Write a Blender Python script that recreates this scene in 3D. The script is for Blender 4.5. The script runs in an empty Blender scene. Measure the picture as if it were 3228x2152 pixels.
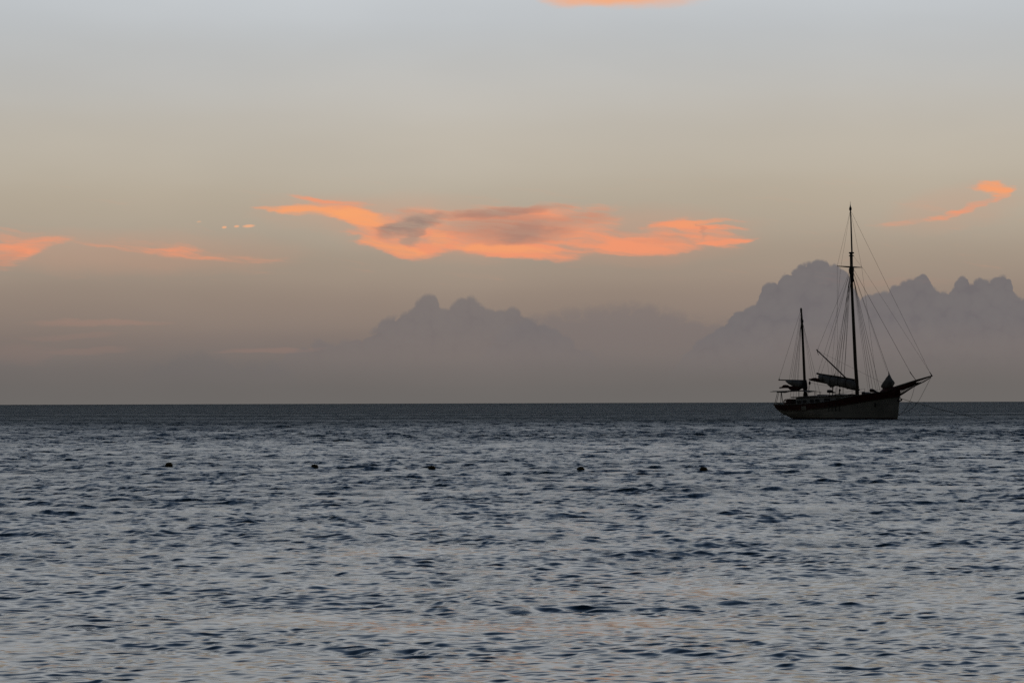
import bpy, bmesh, math, random
import numpy as np
from mathutils import Vector, Matrix

random.seed(7)
SC = bpy.context.scene
COL = SC.collection

# ------------------------------------------------------------------ camera
FOC = 9000.0                    # focal length in photograph pixels (100 mm on a 36 mm frame)
EYE = 1.776                     # eye height above the water, standing on the beach
PITCH = math.atan(194.0 / FOC)
ROLL = math.radians(0.178)
cam_d = bpy.data.cameras.new('camera')
cam_d.sensor_width = 36.0
cam_d.lens = 36.0 * FOC / 3228.0
cam_d.clip_start = 0.1
cam_d.clip_end = 120000.0
cam = bpy.data.objects.new('camera', cam_d)
COL.objects.link(cam)
CAMROT = (Matrix.Rotation(math.pi / 2 + PITCH, 3, 'X') @ Matrix.Rotation(-ROLL, 3, 'Z'))
cam.matrix_world = Matrix.Translation((0, 0, EYE)) @ CAMROT.to_4x4()
SC.camera = cam


def ray(px, py):
    """Direction in the world of a point measured in the photograph."""
    d = CAMROT @ Vector(((px - 1614.0) / FOC, (1076.0 - py) / FOC, -1.0))
    return d.normalized()


def azel(px, py):
    d = ray(px, py)
    return math.atan2(d.x, d.y), math.asin(d.z)


def lin(r, g, b):
    def f(c):
        c /= 255.0
        return c / 12.92 if c <= 0.04045 else ((c + 0.055) / 1.055) ** 2.4
    return (f(r), f(g), f(b), 1.0)


# ------------------------------------------------------------------ exposure
SC.view_settings.view_transform = 'Standard'
SC.view_settings.look = 'None'
SC.view_settings.exposure = 0.0
SC.view_settings.gamma = 1.0
SC.view_settings.use_curve_mapping = False
SC.render.engine = 'CYCLES'
SC.cycles.max_bounces = 4
SC.cycles.use_denoising = False
SC.cycles.use_adaptive_sampling = True
SC.cycles.adaptive_threshold = 0.006
SC.cycles.adaptive_min_samples = 20

# ------------------------------------------------------------------ world: dusk sky with clouds
SUN_AZ = math.radians(3.0)      # where the sun went down, clockwise from +Y
SUN_EL = math.radians(-1.6)     # just below the horizon
world = bpy.data.worlds.new('World')
SC.world = world
world.use_nodes = True
NT = world.node_tree
NT.nodes.clear()
L = NT.links.new


def node(t, **kw):
    n = NT.nodes.new(t)
    for k, v in kw.items():
        setattr(n, k, v)
    return n


def put(sock, v):
    if hasattr(v, 'is_output'):
        L(v, sock)
    else:
        sock.default_value = v


def M(op, a, b=0.0, c=None, clamp=False):
    n = node('ShaderNodeMath', operation=op, use_clamp=clamp)
    put(n.inputs[0], a)
    put(n.inputs[1], b)
    if c is not None:
        put(n.inputs[2], c)
    return n.outputs[0]


def V(op, a, b=(0, 0, 0)):
    n = node('ShaderNodeVectorMath', operation=op)
    put(n.inputs[0], a)
    if op != 'LENGTH':
        put(n.inputs[1], b)
    return n.outputs['Value'] if op in ('LENGTH', 'DOT_PRODUCT') else n.outputs[0]


def XYZ(x, y, z=0.0):
    n = node('ShaderNodeCombineXYZ')
    put(n.inputs[0], x); put(n.inputs[1], y); put(n.inputs[2], z)
    return n.outputs[0]


def MR(v, a, b, c, d, mode='SMOOTHSTEP'):
    n = node('ShaderNodeMapRange', interpolation_type=mode)
    put(n.inputs[0], v)
    for i, q in enumerate((a, b, c, d)):
        put(n.inputs[i + 1], q)
    return n.outputs[0]


def MIX(f, a, b, blend='MIX'):
    n = node('ShaderNodeMix', data_type='RGBA', blend_type=blend)
    put(n.inputs[0], f); put(n.inputs[6], a); put(n.inputs[7], b)
    return n.outputs[2]


def NOISE(vec, scale, detail=3.0, rough=0.55, out='Color'):
    n = node('ShaderNodeTexNoise', noise_dimensions='2D')
    put(n.inputs['Vector'], vec)
    n.inputs['Scale'].default_value = scale
    n.inputs['Detail'].default_value = detail
    n.inputs['Roughness'].default_value = rough
    return n.outputs[out]


tc = node('ShaderNodeTexCoord')
sep = node('ShaderNodeSeparateXYZ')
L(tc.outputs['Generated'], sep.inputs[0])
DX, DY, DZ = sep.outputs
EL = M('ARCSINE', DZ)
AZ = M('ARCTAN2', DX, DY)
K = FOC / 100.0                 # sky coordinates: 1 unit = 0.64 degree
Q = XYZ(M('MULTIPLY', AZ, K), M('MULTIPLY', EL, K))


def q(px, py):
    a, e = azel(px, py)
    return a * K, e * K


# clear dusk sky, dull haze at the sea horizon clearing upwards into blue
ramp = node('ShaderNodeValToRGB')
ramp.color_ramp.interpolation = 'CARDINAL'
stops = [(0.0, (110, 106, 103)), (0.4, (111, 106, 103)), (0.9, (120, 112, 108)), (1.5, (135, 122, 114)), (2.3, (153, 138, 125)),
         (3.2, (169, 156, 140)), (4.4, (184, 174, 158)), (5.9, (190, 186, 178)), (7.7, (191, 195, 198)),
         (11.0, (220, 224, 228)), (16.0, (230, 235, 240)), (24.0, (204, 213, 225)), (34.0, (134, 158, 190)), (52.0, (84, 110, 150)), (90.0, (64, 88, 126))]
pos = lambda deg: math.sqrt(max(0.0, math.sin(math.radians(deg))))
els = ramp.color_ramp.elements
els[0].position = 0.0
els[0].color = lin(*stops[0][1])
els[1].position = 1.0
els[1].color = lin(*stops[-1][1])
for d, c in stops[1:-1]:
    e = els.new(pos(d))
    e.color = lin(*c)
haze_wobble = M('MULTIPLY', M('SUBTRACT', NOISE(V('MULTIPLY', Q, (0.06, 0.35, 1)), 1.0, 3.0, 0.5, 'Fac'), 0.5), 0.008)
L(M('SQRT', M('MAXIMUM', M('ADD', DZ, haze_wobble), 0.0)), ramp.inputs[0])
sky_tex = node('ShaderNodeTexSky', sky_type='NISHITA', sun_disc=False)
sky_tex.sun_elevation = SUN_EL
sky_tex.sun_rotation = SUN_AZ
sky_tex.dust_density = 3.0
SKY = MIX(0.10, ramp.outputs[0], V('SCALE', sky_tex.outputs[0], (0, 0, 0)))
NT.nodes[-1].name = 'sky_mix'
for n in NT.nodes:
    if n.bl_idname == 'ShaderNodeVectorMath' and n.operation == 'SCALE':
        n.inputs['Scale'].default_value = 0.12
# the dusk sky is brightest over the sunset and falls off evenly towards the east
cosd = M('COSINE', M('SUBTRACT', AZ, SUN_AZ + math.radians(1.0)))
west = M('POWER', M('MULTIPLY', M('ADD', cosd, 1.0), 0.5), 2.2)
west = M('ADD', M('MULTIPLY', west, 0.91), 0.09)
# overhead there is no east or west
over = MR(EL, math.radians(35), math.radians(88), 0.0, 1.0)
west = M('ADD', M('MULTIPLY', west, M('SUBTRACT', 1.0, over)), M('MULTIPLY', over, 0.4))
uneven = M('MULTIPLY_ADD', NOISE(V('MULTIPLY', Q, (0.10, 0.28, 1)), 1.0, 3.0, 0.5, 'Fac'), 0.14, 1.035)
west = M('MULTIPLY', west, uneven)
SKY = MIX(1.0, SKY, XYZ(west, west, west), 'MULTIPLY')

# ---- cirrus: brush strokes of cloud, each an ellipse in sky coordinates, frayed by noise
w1 = V('SUBTRACT', NOISE(V('MULTIPLY', Q, (0.35, 0.9, 1)), 1.0, 1.0, 0.5), (0.5, 0.5, 0.5))
w2 = V('SUBTRACT', NOISE(V('ADD', V('MULTIPLY', Q, (0.8, 2.6, 1)), (7.3, 2.1, 4.0)), 1.0, 3.0, 0.6), (0.5, 0.5, 0.5))
QW = V('ADD', V('MULTIPLY', Q, (1, 1, 0)), V('ADD', V('MULTIPLY', w1, (0.7, 0.28, 0)), V('MULTIPLY', w2, (1.2, 0.24, 0))))
QW = V('ADD', QW, (0, 0, 1))
Q1 = V('ADD', V('MULTIPLY', Q, (1, 1, 0)), (0, 0, 1))


def strokes(items, base, fat=1.45):
    """Product of (1 - opacity) over soft elliptical strokes (x1,y1,x2,y2,half width,opacity)."""
    prod = None
    for (x1, y1, x2, y2, w, a) in items:
        p1, p2 = Vector(q(x1, y1)), Vector(q(x2, y2))
        c, h = (p1 + p2) / 2, (p2 - p1) / 2
        ln = max(h.length, 0.05)
        t = h.normalized()
        w = w * fat / 100.0
        ln *= 1.10
        a *= 0.68
        u = V('DOT_PRODUCT', base, (t.x / ln, t.y / ln, -(c.x * t.x + c.y * t.y) / ln))
        v = V('DOT_PRODUCT', base, (-t.y / w, t.x / w, (c.x * t.y - c.y * t.x) / w))
        r2 = M('MULTIPLY_ADD', u, u, M('MULTIPLY', v, v))
        s = MR(r2, 0.0, 1.0, 1.0 - a, 1.0)
        prod = s if prod is None else M('MULTIPLY', prod, s)
    return M('SUBTRACT', 1.0, prod, clamp=True)


def big(items):
    """Strokes of the large cloud, measured on an enlargement of it."""
    f = lambda x, y: (700 + x / 1.3835, 580 + y / 1.3835)
    return [f(i[0], i[1]) + f(i[2], i[3]) + (i[4] / 1.3835, i[5]) for i in items]


high_low = strokes([(1690, -14, 2100, -8, 30, 1.0), (1740, -44, 2300, -34, 48, .9),
                    (60, 1022, 560, 1015, 9, .20), (60, 1062, 420, 1056, 9, .08), (120, 1108, 420, 1100, 10, .10),
                    (660, 1108, 1040, 1102, 8, .16), (-60, 1120, 200, 1112, 30, .06), (2560, 888, 3020, 892, 14, .08)], QW)
body = strokes(big([
    (60, 98, 430, 120, 15, .9), (160, 112, 720, 135, 24, .9), (235, 44, 520, 84, 11, .75), (330, 70, 700, 96, 14, .6), (220, 90, 640, 108, 24, .5),
    (480, 130, 780, 180, 44, .9), (520, 150, 720, 235, 62, .75), (560, 225, 900, 315, 30, .95), (620, 215, 960, 320, 44, .6),
    (640, 210, 1000, 125, 66, .85), (760, 285, 1080, 225, 50, .9), (900, 250, 1500, 270, 52, .95), (840, 180, 1600, 200, 80, 1.0),
    (880, 150, 1640, 85, 24, .75), (1060, 100, 1260, 82, 18, .3), (1040, 270, 1640, 320, 30, .95), (1150, 300, 1560, 330, 20, .6),
    (1200, 150, 1820, 150, 55, .8), (1350, 235, 1950, 265, 50, .9), (1550, 130, 1810, 92, 26, .5), (1500, 280, 2160, 285, 26, .85),
    (1650, 255, 2250, 255, 36, .7), (1800, 215, 2160, 190, 44, .75), (1840, 192, 2280, 146, 13, .95), (1950, 192, 2350, 186, 10, .9),
    (1990, 210, 2330, 262, 34, .8), (2060, 268, 2400, 232, 10, 1.0), (1900, 160, 2050, 165, 14, .35)]) + [
    # smaller clouds left and right of it
    (-160, 745, 210, 765, 36, .5), (-120, 830, 110, 790, 40, .7), (10, 796, 250, 752, 20, .6), (-80, 790, 140, 775, 30, .4),
    (180, 755, 620, 790, 16, .32), (240, 768, 700, 798, 16, .34), (440, 785, 760, 808, 20, .5), (560, 812, 960, 816, 12, .42), (520, 785, 640, 775, 18, .25),
    (2720, 718, 3060, 672, 11, .5), (2900, 692, 3130, 645, 10, .7), (3010, 668, 3180, 606, 13, .6),
    (3045, 588, 3215, 594, 15, .95), (3090, 606, 3200, 600, 18, .6), (3120, 640, 3175, 600, 14, .6), (2810, 655, 2990, 645, 26, .22), (2830, 610, 2870, 620, 14, .12),
    (2740, 750, 2870, 770, 14, .15), (3170, 690, 3330, 680, 16, .2),
], QW)
thin = strokes([(698, 717.5, 716, 715.5, 3.4, 1.0), (736, 714.5, 756, 712.5, 3.4, .9), (762, 714, 806, 711, 4.2, 1.0), (618, 700, 636, 698, 2.6, .4)], Q1)
shade = strokes(big([
    (650, 224, 960, 140, 34, 1.35), (760, 250, 900, 185, 36, 1.1), (800, 190, 1000, 135, 34, 1.0), (700, 100, 900, 150, 26, .55), (880, 146, 1620, 86, 22, .8), (960, 130, 1350, 105, 30, .5),
    (940, 185, 1560, 200, 70, .85), (1180, 250, 1440, 165, 44, .55), (1200, 248, 1420, 240, 24, .5), (1400, 160, 1800, 130, 40, .6),
    (1680, 210, 1880, 185, 14, .5), (2070, 165, 2130, 245, 14, .45), (1850, 235, 2060, 228, 10, .3), (1780, 250, 2000, 262, 10, .2)]) + [
    (-100, 870, 60, 790, 30, .35)], QW, 1.2)
glow = strokes(big([(90, 104, 660, 135, 24, .8), (480, 135, 760, 175, 42, .8), (560, 225, 900, 318, 20, .55), (980, 262, 1480, 300, 16, .55),
                    (1900, 190, 2250, 150, 16, .3), (900, 262, 1010, 205, 26, .4)]) + [
                (3050, 588, 3225, 604, 26, .6), (1700, 0, 2120, 0, 34, .8)], QW)
grain = NOISE(V('ADD', V('MULTIPLY', QW, (0.45, 5.0, 1)), XYZ(0.0, M('MULTIPLY', AZ, K * 0.55))), 1.0, 4.0, 0.62, 'Fac')
body = MR(M('ADD', M('MULTIPLY', body, 1.12), M('MULTIPLY', M('SUBTRACT', grain, 0.5), 0.95)), 0.02, 1.04, 0.0, 1.0)
body = M('POWER', body, 1.45)
ccol = MIX(glow, lin(243, 152, 112), lin(254, 172, 106))
ccol = MIX(M('MULTIPLY', shade, 0.96, clamp=True), ccol, lin(140, 123, 116))
top_el = azel(1900, 200)[1] * K
SKY = MIX(M('MULTIPLY', high_low, 0.95), SKY, MIX(M('GREATER_THAN', M('MULTIPLY', EL, K), top_el), lin(205, 142, 120), lin(254, 166, 98)))


# ---- cumulus banks on the sea horizon: a skyline of lumpy tops
def skyline(points, floor, lump, soft):
    pts = [q(x, y) for x, y in points]
    x0, x1 = pts[0][0], pts[-1][0]
    top = max(p[1] for p in pts) + 0.2
    fc = node('ShaderNodeFloatCurve')
    m = fc.mapping
    m.use_clip = False
    cu = m.curves[0]
    norm = [((p[0] - x0) / (x1 - x0), max(0.0, p[1]) / top) for p in pts]
    cu.points[0].location = norm[0]
    cu.points[-1].location = norm[-1]
    for p in norm[1:-1]:
        cu.points.new(*p)
    for p in cu.points:
        p.handle_type = 'AUTO_CLAMPED'
    m.update()
    jx = M('ADD', M('MULTIPLY', AZ, K), M('MULTIPLY', lump[0], 0.05))
    put(fc.inputs['Value'], MR(jx, x0, x1, 0.0, 1.0, 'LINEAR'))
    h = M('ADD', M('MULTIPLY', fc.outputs[0], top), M('MULTIPLY', lump[1], 0.19))
    d = M('SUBTRACT', h, M('MULTIPLY', EL, K))
    return MR(d, -soft, soft, 0.0, 1.0), d


def lumps(scale, jitter):
    vor = node('ShaderNodeTexVoronoi', voronoi_dimensions='2D', feature='F1')
    put(vor.inputs['Vector'], V('ADD', Q, jitter))
    vor.inputs['Scale'].default_value = scale
    d = vor.outputs['Distance']
    return M('SUBTRACT', M('SQRT', M('MAXIMUM', M('SUBTRACT', 0.62, M('MULTIPLY', d, d)), 0.0)), 0.55)


fine_c = V('SUBTRACT', NOISE(Q, 8.0, 2.0, 0.6), (.5, .5, .5))
jit = V('MULTIPLY', fine_c, (.06, .06, 0))
fsep = node('ShaderNodeSeparateXYZ')
L(fine_c, fsep.inputs[0])
lump = (fsep.outputs[0], M('ADD', M('ADD', M('MULTIPLY', lumps(2.3, jit), 1.5), M('MULTIPLY', lumps(5.5, jit), 0.5)), M('MULTIPLY', fsep.outputs[1], 0.2)))
right_bank, rd = skyline([
    (2060, 1275), (2150, 1130), (2195, 1085), (2250, 1052), (2292, 1015), (2327, 985), (2361, 976), (2392, 950), (2402, 912), (2457, 880), (2480, 862), (2505, 856),
    (2523, 840), (2551, 832), (2584, 826), (2605, 827), (2617, 846), (2633, 838), (2652, 846), (2690, 900), (2722, 936), (2773, 928),
    (2801, 920), (2818, 903), (2850, 892), (2880, 884), (2902, 870), (2914, 863), (2928, 874), (2936, 898), (2947, 917), (2990, 926),
    (3003, 910), (3018, 890), (3042, 874), (3061, 882), (3085, 880), (3102, 890), (3125, 885), (3165, 873), (3188, 880), (3196, 928),
    (3228, 944), (3300, 930), (3380, 955), (3470, 1010), (3600, 1060), (3760, 1150), (3900, 1280)], 0, lump, 0.06)
mid_bank, md = skyline([
    (700, 1275), (840, 1160), (940, 1104), (985, 1085), (1008, 1078), (1040, 1090), (1085, 1082), (1150, 1062), (1182, 1036), (1214, 1010), (1260, 996),
    (1292, 985), (1318, 950), (1358, 934), (1378, 946), (1394, 976), (1427, 962), (1475, 938), (1508, 958), (1564, 982), (1620, 976),
    (1660, 1006), (1730, 1035), (1800, 1075), (1880, 1130), (1980, 1275)], 0, lump, 0.10)
left_bank, ld = skyline([(380, 1275), (520, 1140), (590, 1118), (640, 1112), (680, 1130), (760, 1150), (860, 1150), (980, 1275)], 0, lump, 0.2)
streak_bank, sd = skyline([(1450, 1275), (1620, 1030), (1760, 990), (1900, 975), (2030, 965), (2100, 985), (2200, 1010), (2350, 1040), (2560, 1275)], 0, lump, 0.25)
fade = lambda a, lo, hi: MR(M('MULTIPLY', EL, K), lo, hi, 0.0, a)
billow = M('MULTIPLY', M('ADD', lump[1], M('MULTIPLY', M('SUBTRACT', NOISE(Q, 1.1, 3.0, 0.55, 'Fac'), 0.5), 1.4)), 0.5)
CU_LO, CU_HI = lin(112, 107, 109), lin(119, 114, 114)
cum = MIX(M('ADD', billow, 0.45, clamp=True), CU_LO, CU_HI)
SKY = MIX(M('MULTIPLY', streak_bank, fade(0.60, 0.7, 2.6)), SKY, lin(122, 114, 113))
SKY = MIX(M('MULTIPLY', left_bank, fade(0.3, 0.2, 1.4)), SKY, lin(108, 105, 105))
SKY = MIX(M('MULTIPLY', mid_bank, fade(0.74, 0.7, 2.7)), SKY, cum)
SKY = MIX(M('MULTIPLY', right_bank, fade(0.96, 0.5, 2.7)), SKY, cum)

# the afterglow cirrus fills one band of the western sky
halo = strokes(big([(350, 130, 1500, 240, 120, .34), (1200, 230, 2400, 220, 110, .34), (60, 110, 800, 140, 70, .2)]) + [
    (-200, 790, 1000, 800, 60, .3), (2750, 700, 3260, 610, 60, .25)], QW)
CIRRUS = MIX(halo, SKY, lin(214, 152, 122))
CIRRUS = MIX(M('MULTIPLY', body, 0.93), CIRRUS, ccol)
CIRRUS = MIX(thin, CIRRUS, lin(255, 180, 132))
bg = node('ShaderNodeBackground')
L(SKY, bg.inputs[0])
bg2 = node('ShaderNodeBackground')
L(CIRRUS, bg2.inputs[0])
e_hi, e_lo = azel(1614, 560)[1], azel(1614, 900)[1]
in_band = M('MULTIPLY', M('MULTIPLY', M('GREATER_THAN', EL, e_lo), M('LESS_THAN', EL, e_hi)), M('LESS_THAN', M('ABSOLUTE', AZ), 0.26))
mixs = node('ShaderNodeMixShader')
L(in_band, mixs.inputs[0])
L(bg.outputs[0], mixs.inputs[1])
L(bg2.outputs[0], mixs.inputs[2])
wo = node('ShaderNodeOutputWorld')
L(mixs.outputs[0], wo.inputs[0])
world.cycles.sampling_method = 'NONE'

# ------------------------------------------------------------------ sun, already below the horizon
sun_d = bpy.data.lights.new('sun', 'SUN')
sun_d.energy = 2.0
sun_d.angle = math.radians(0.53)
sun_d.color = (1.0, 0.72, 0.5)
sun = bpy.data.objects.new('sun', sun_d)
COL.objects.link(sun)
sdir = Vector((math.sin(SUN_AZ) * math.cos(SUN_EL), math.cos(SUN_AZ) * math.cos(SUN_EL), math.sin(SUN_EL)))
sun.rotation_euler = (-sdir).to_track_quat('-Z', 'Y').to_euler()
sun.location = (0, 0, 60)


# ------------------------------------------------------------------ materials
def material(name, color, rough=0.6, spec=0.3, var=0.25, scale=2.0, metal=0.0):
    m = bpy.data.materials.new(name)
    m.use_nodes = True
    nt = m.node_tree
    b = nt.nodes['Principled BSDF']
    b.inputs['Roughness'].default_value = rough
    b.inputs['Metallic'].default_value = metal
    b.inputs['Specular IOR Level'].default_value = spec
    t = nt.nodes.new('ShaderNodeTexCoord')
    n = nt.nodes.new('ShaderNodeTexNoise')
    n.inputs['Scale'].default_value = scale
    n.inputs['Detail'].default_value = 5
    nt.links.new(t.outputs['Object'], n.inputs['Vector'])
    r = nt.nodes.new('ShaderNodeValToRGB')
    r.color_ramp.elements[0].position = 0.3
    r.color_ramp.elements[1].position = 0.72
    r.color_ramp.elements[0].color = tuple(c * (1 - var) for c in color) + (1,)
    r.color_ramp.elements[1].color = tuple(min(1, c * (1 + var)) for c in color) + (1,)
    nt.links.new(n.outputs['Fac'], r.inputs[0])
    nt.links.new(r.outputs[0], b.inputs['Base Color'])
    return m


MAT = {
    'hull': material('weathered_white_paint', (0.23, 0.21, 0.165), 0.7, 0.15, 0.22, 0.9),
    'red': material('dark_red_paint', (0.055, 0.014, 0.008), 0.65, 0.15, 0.3, 1.5),
    'boot': material('antifouling_paint', (0.05, 0.016, 0.010), 0.8, 0.1, 0.3, 1.5),
    'wood': material('oiled_spar_wood', (0.055, 0.038, 0.020), 0.65, 0.2, 0.3, 3.0),
    'deck': material('deck_planking', (0.16, 0.12, 0.08), 0.8, 0.15, 0.25, 3.0),
    'cabin': material('cabin_paint', (0.26, 0.25, 0.22), 0.7, 0.15, 0.2, 1.2),
    'roof': material('cabin_roof_paint', (0.10, 0.08, 0.06), 0.75, 0.15, 0.2, 1.2),
    'glass': material('dark_window_glass', (0.012, 0.012, 0.013), 0.25, 0.3, 0.1, 1.0),
    'sail': material('furled_canvas', (0.16, 0.145, 0.12), 0.9, 0.05, 0.35, 1.6),
    'cover': material('dark_red_canvas', (0.06, 0.018, 0.012), 0.9, 0.05, 0.3, 2.0),
    'rope': material('tarred_rigging', (0.035, 0.030, 0.024), 0.85, 0.1, 0.2, 6.0),
    'iron': material('black_ironwork', (0.02, 0.018, 0.016), 0.6, 0.3, 0.2, 4.0),
    'canvas': material('awning_canvas', (0.11, 0.09, 0.07), 0.9, 0.05, 0.2, 2.0),
    'float': material('weathered_float', (0.10, 0.07, 0.03), 0.8, 0.1, 0.35, 14.0),
    'ring': material('lifebuoy_skin', (0.22, 0.05, 0.02), 0.7, 0.2, 0.2, 5.0),
}


# ------------------------------------------------------------------ mesh helpers
def mesh_obj(name, verts, faces, mat, parent=None, smooth=False):
    me = bpy.data.meshes.new(name)
    me.from_pydata([tuple(v) for v in verts], [], faces)
    me.validate()
    bm = bmesh.new()
    bm.from_mesh(me)
    bmesh.ops.recalc_face_normals(bm, faces=bm.faces)
    bm.to_mesh(me)
    bm.free()
    if smooth:
        me.polygons.foreach_set('use_smooth', [True] * len(me.polygons))
    me.materials.append(MAT[mat] if isinstance(mat, str) else mat)
    o = bpy.data.objects.new(name, me)
    COL.objects.link(o)
    if parent is not None:
        o.parent = parent
    return o


class Geo:
    """Collects vertices and faces for ONE part."""
    def __init__(self):
        self.v, self.f = [], []

    def tube(self, pts, radii, sides=6, cap=True):
        pts = [Vector(p) for p in pts]
        if not hasattr(radii, '__len__'):
            radii = [radii] * len(pts)
        n0 = len(self.v)
        up = None
        for i, p in enumerate(pts):
            a = pts[max(0, i - 1)]
            b = pts[min(len(pts) - 1, i + 1)]
            t = (b - a).normalized()
            if up is None:
                up = Vector((0, 1, 0)) if abs(t.y) < 0.9 else Vector((1, 0, 0))
            s = t.cross(up).normalized()
            up = s.cross(t).normalized()
            for k in range(sides):
                an = 2 * math.pi * k / sides
                self.v.append(p + (s * math.cos(an) + up * math.sin(an)) * radii[i])
        for i in range(len(pts) - 1):
            for k in range(sides):
                k2 = (k + 1) % sides
                a = n0 + i * sides
                self.f.append((a + k, a + k2, a + sides + k2, a + sides + k))
        if cap:
            self.f.append(tuple(n0 + k for k in range(sides))[::-1])
            e = n0 + (len(pts) - 1) * sides
            self.f.append(tuple(e + k for k in range(sides)))
        return self

    def loft(self, rings, closed=True, caps=True):
        n0 = len(self.v)
        m = len(rings[0])
        for r in rings:
            self.v.extend(Vector(p) for p in r)
        for i in range(len(rings) - 1):
            for k in range(m if closed else m - 1):
                k2 = (k + 1) % m
                a = n0 + i * m
                self.f.append((a + k, a + k2, a + m + k2, a + m + k))
        if caps and closed:
            self.f.append(tuple(n0 + k for k in range(m))[::-1])
            e = n0 + (len(rings) - 1) * m
            self.f.append(tuple(e + k for k in range(m)))
        return self

    def box(self, c, d, bev=0.02, rz=0.0):
        """Box with chamfered vertical edges and a chamfered top rim."""
        c = Vector(c)
        hx, hy, hz = d[0] / 2, d[1] / 2, d[2] / 2
        bev = min(bev, hx * .5, hy * .5, hz * .5)

        def ring(ix, z):
            x, y = hx - ix, hy - ix
            pts = [(x, y - bev), (x - bev, y), (-x + bev, y), (-x, y - bev), (-x, -y + bev), (-x + bev, -y), (x - bev, -y), (x, -y + bev)]
            R = Matrix.Rotation(rz, 3, 'Z')
            return [c + R @ Vector((p[0], p[1], z)) for p in pts]
        self.loft([ring(bev, -hz), ring(0, -hz + bev), ring(0, hz - bev), ring(bev, hz)])
        return self

    def build(self, name, mat, parent=None, smooth=False):
        return mesh_obj(name, self.v, self.f, mat, parent, smooth)


def thing(o, label, cat, group=None):
    o['label'] = label
    o['category'] = cat
    if group:
        o['group'] = group
    return o


# ------------------------------------------------------------------ water
rng = np.random.default_rng(11)
NW = 140
lam = np.exp(rng.uniform(math.log(0.09), math.log(4.0), NW))
lam.sort()
kk = 2 * math.pi / lam
MEAN_DIR = math.radians(-97)                      # waves run in towards the beach
wdir = MEAN_DIR + rng.normal(0, 1, NW) * np.where(lam < 0.6, 0.75, 0.55)
shape = np.where(lam < 0.28, 1.0, (0.28 / lam) ** 0.68)
slope2 = shape ** 2
SLOPE_VAR = 0.0400
slope2 = slope2 / slope2.sum() * SLOPE_VAR
amp = np.sqrt(2 * slope2) / kk
phase = rng.uniform(0, 2 * math.pi, NW)
gk = [(rng.uniform(.02, .09), rng.uniform(.05, .22), rng.uniform(0, 6.28)) for _ in range(6)]
pk = [(rng.uniform(-.9, .9), rng.uniform(.5, 1.9), rng.uniform(0, 6.28)) for _ in range(7)]
KD, KL = 0.0010, 0.0016                          # cell of the sheet, per metre of distance: in depth and across


def gust(X, Y):
    """Cat's-paws: bands where the breeze ruffles the water more or less; offshore it blows harder."""
    Ls = np.log(np.maximum(np.hypot(X, Y), 1.0))
    g = np.zeros_like(X)
    for i, (a, b, p) in enumerate(gk):
        g += np.sin(a * X * (1 if i % 2 else -1) * 0.6 + b * Y * 0.55 + p)
    h = np.zeros_like(X)
    for a, b, p in pk:
        h += np.sin(a * X + b * Y + p + 1.5 * np.sin(.31 * X + .22 * Y + 2 * p))
    base = np.interp(Ls, np.log([12, 18, 28, 60, 110, 170, 260, 600, 3000]), [.62, .70, .84, .98, 1.2, 1.5, 1.95, 2.2, 2.4]).astype(X.dtype)
    return base * np.clip(1.0 + 0.075 * g, 0.6, 1.5) * np.clip(1.0 + 0.10 * h, 0.55, 1.6)


def waves(X, Y, R):
    """Displacement of the water surface at X, Y, for cells sized by the distance R (R must not decrease)."""
    dx = np.zeros_like(X)
    dy = np.zeros_like(X)
    dz = np.zeros_like(X)
    rest = np.zeros_like(X)
    G = gust(X, Y)
    mid = np.interp(R, [30, 100, 220, 320], [1.0, 2.5, 2.5, 1.3]).astype(X.dtype)   # steeper chop further out
    chop = np.clip(1.1 / G / mid, 0.3, 0.95)
    for i in range(NW):
        c, s = math.cos(wdir[i]), math.sin(wdir[i])
        cell = math.hypot(c * KL, s * KD)
        n = int(np.searchsorted(R, lam[i] / (2.2 * cell)))
        rest[n:] += slope2[i]
        if n == 0:
            continue
        w = np.clip((lam[i] / (cell * R[:n]) - 2.2) / 2.2, 0.0, 1.0)
        rest[:n] += slope2[i] * (1 - w * w)
        th = kk[i] * (c * X[:n] + s * Y[:n]) + phase[i]
        A = amp[i] * w * (G[:n] if lam[i] < 2.0 else 1.0)
        if 0.4 < lam[i] < 2.5:
            A = A * mid[:n]
        dz[:n] += A * np.cos(th)
        sn = A * np.sin(th) * chop[:n]
        dx[:n] -= c * sn
        dy[:n] -= s * sn
    return dx, dy, dz, rest * G * G


def water_height(x, y):
    a = np.array([float(x)]), np.array([float(y)])
    return float(waves(a[0], a[1], np.array([math.hypot(x, y)]))[2][0])


HALF = math.radians(15.0)
radii = [13.0]
while radii[-1] < 1000:
    radii.append(radii[-1] * (1 + KD))
while radii[-1] < 45000:
    radii.append(radii[-1] * 1.012)
radii = np.array(radii, dtype=np.float32)
ang = np.arange(-HALF, HALF, KL).astype(np.float32)
R, A = np.meshgrid(radii, ang, indexing='ij')
X = (R * np.sin(A)).ravel()
Y = (R * np.cos(A)).ravel()
dx, dy, dz, rest = waves(X, Y, R.ravel())
nr, na = R.shape
co = np.stack([X + dx, Y + dy, dz], 1)
ii = np.arange(nr * na).reshape(nr, na)
quads = np.stack([ii[:-1, :-1], ii[:-1, 1:], ii[1:, 1:], ii[1:, :-1]], -1).reshape(-1, 4)[:, ::-1]
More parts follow.
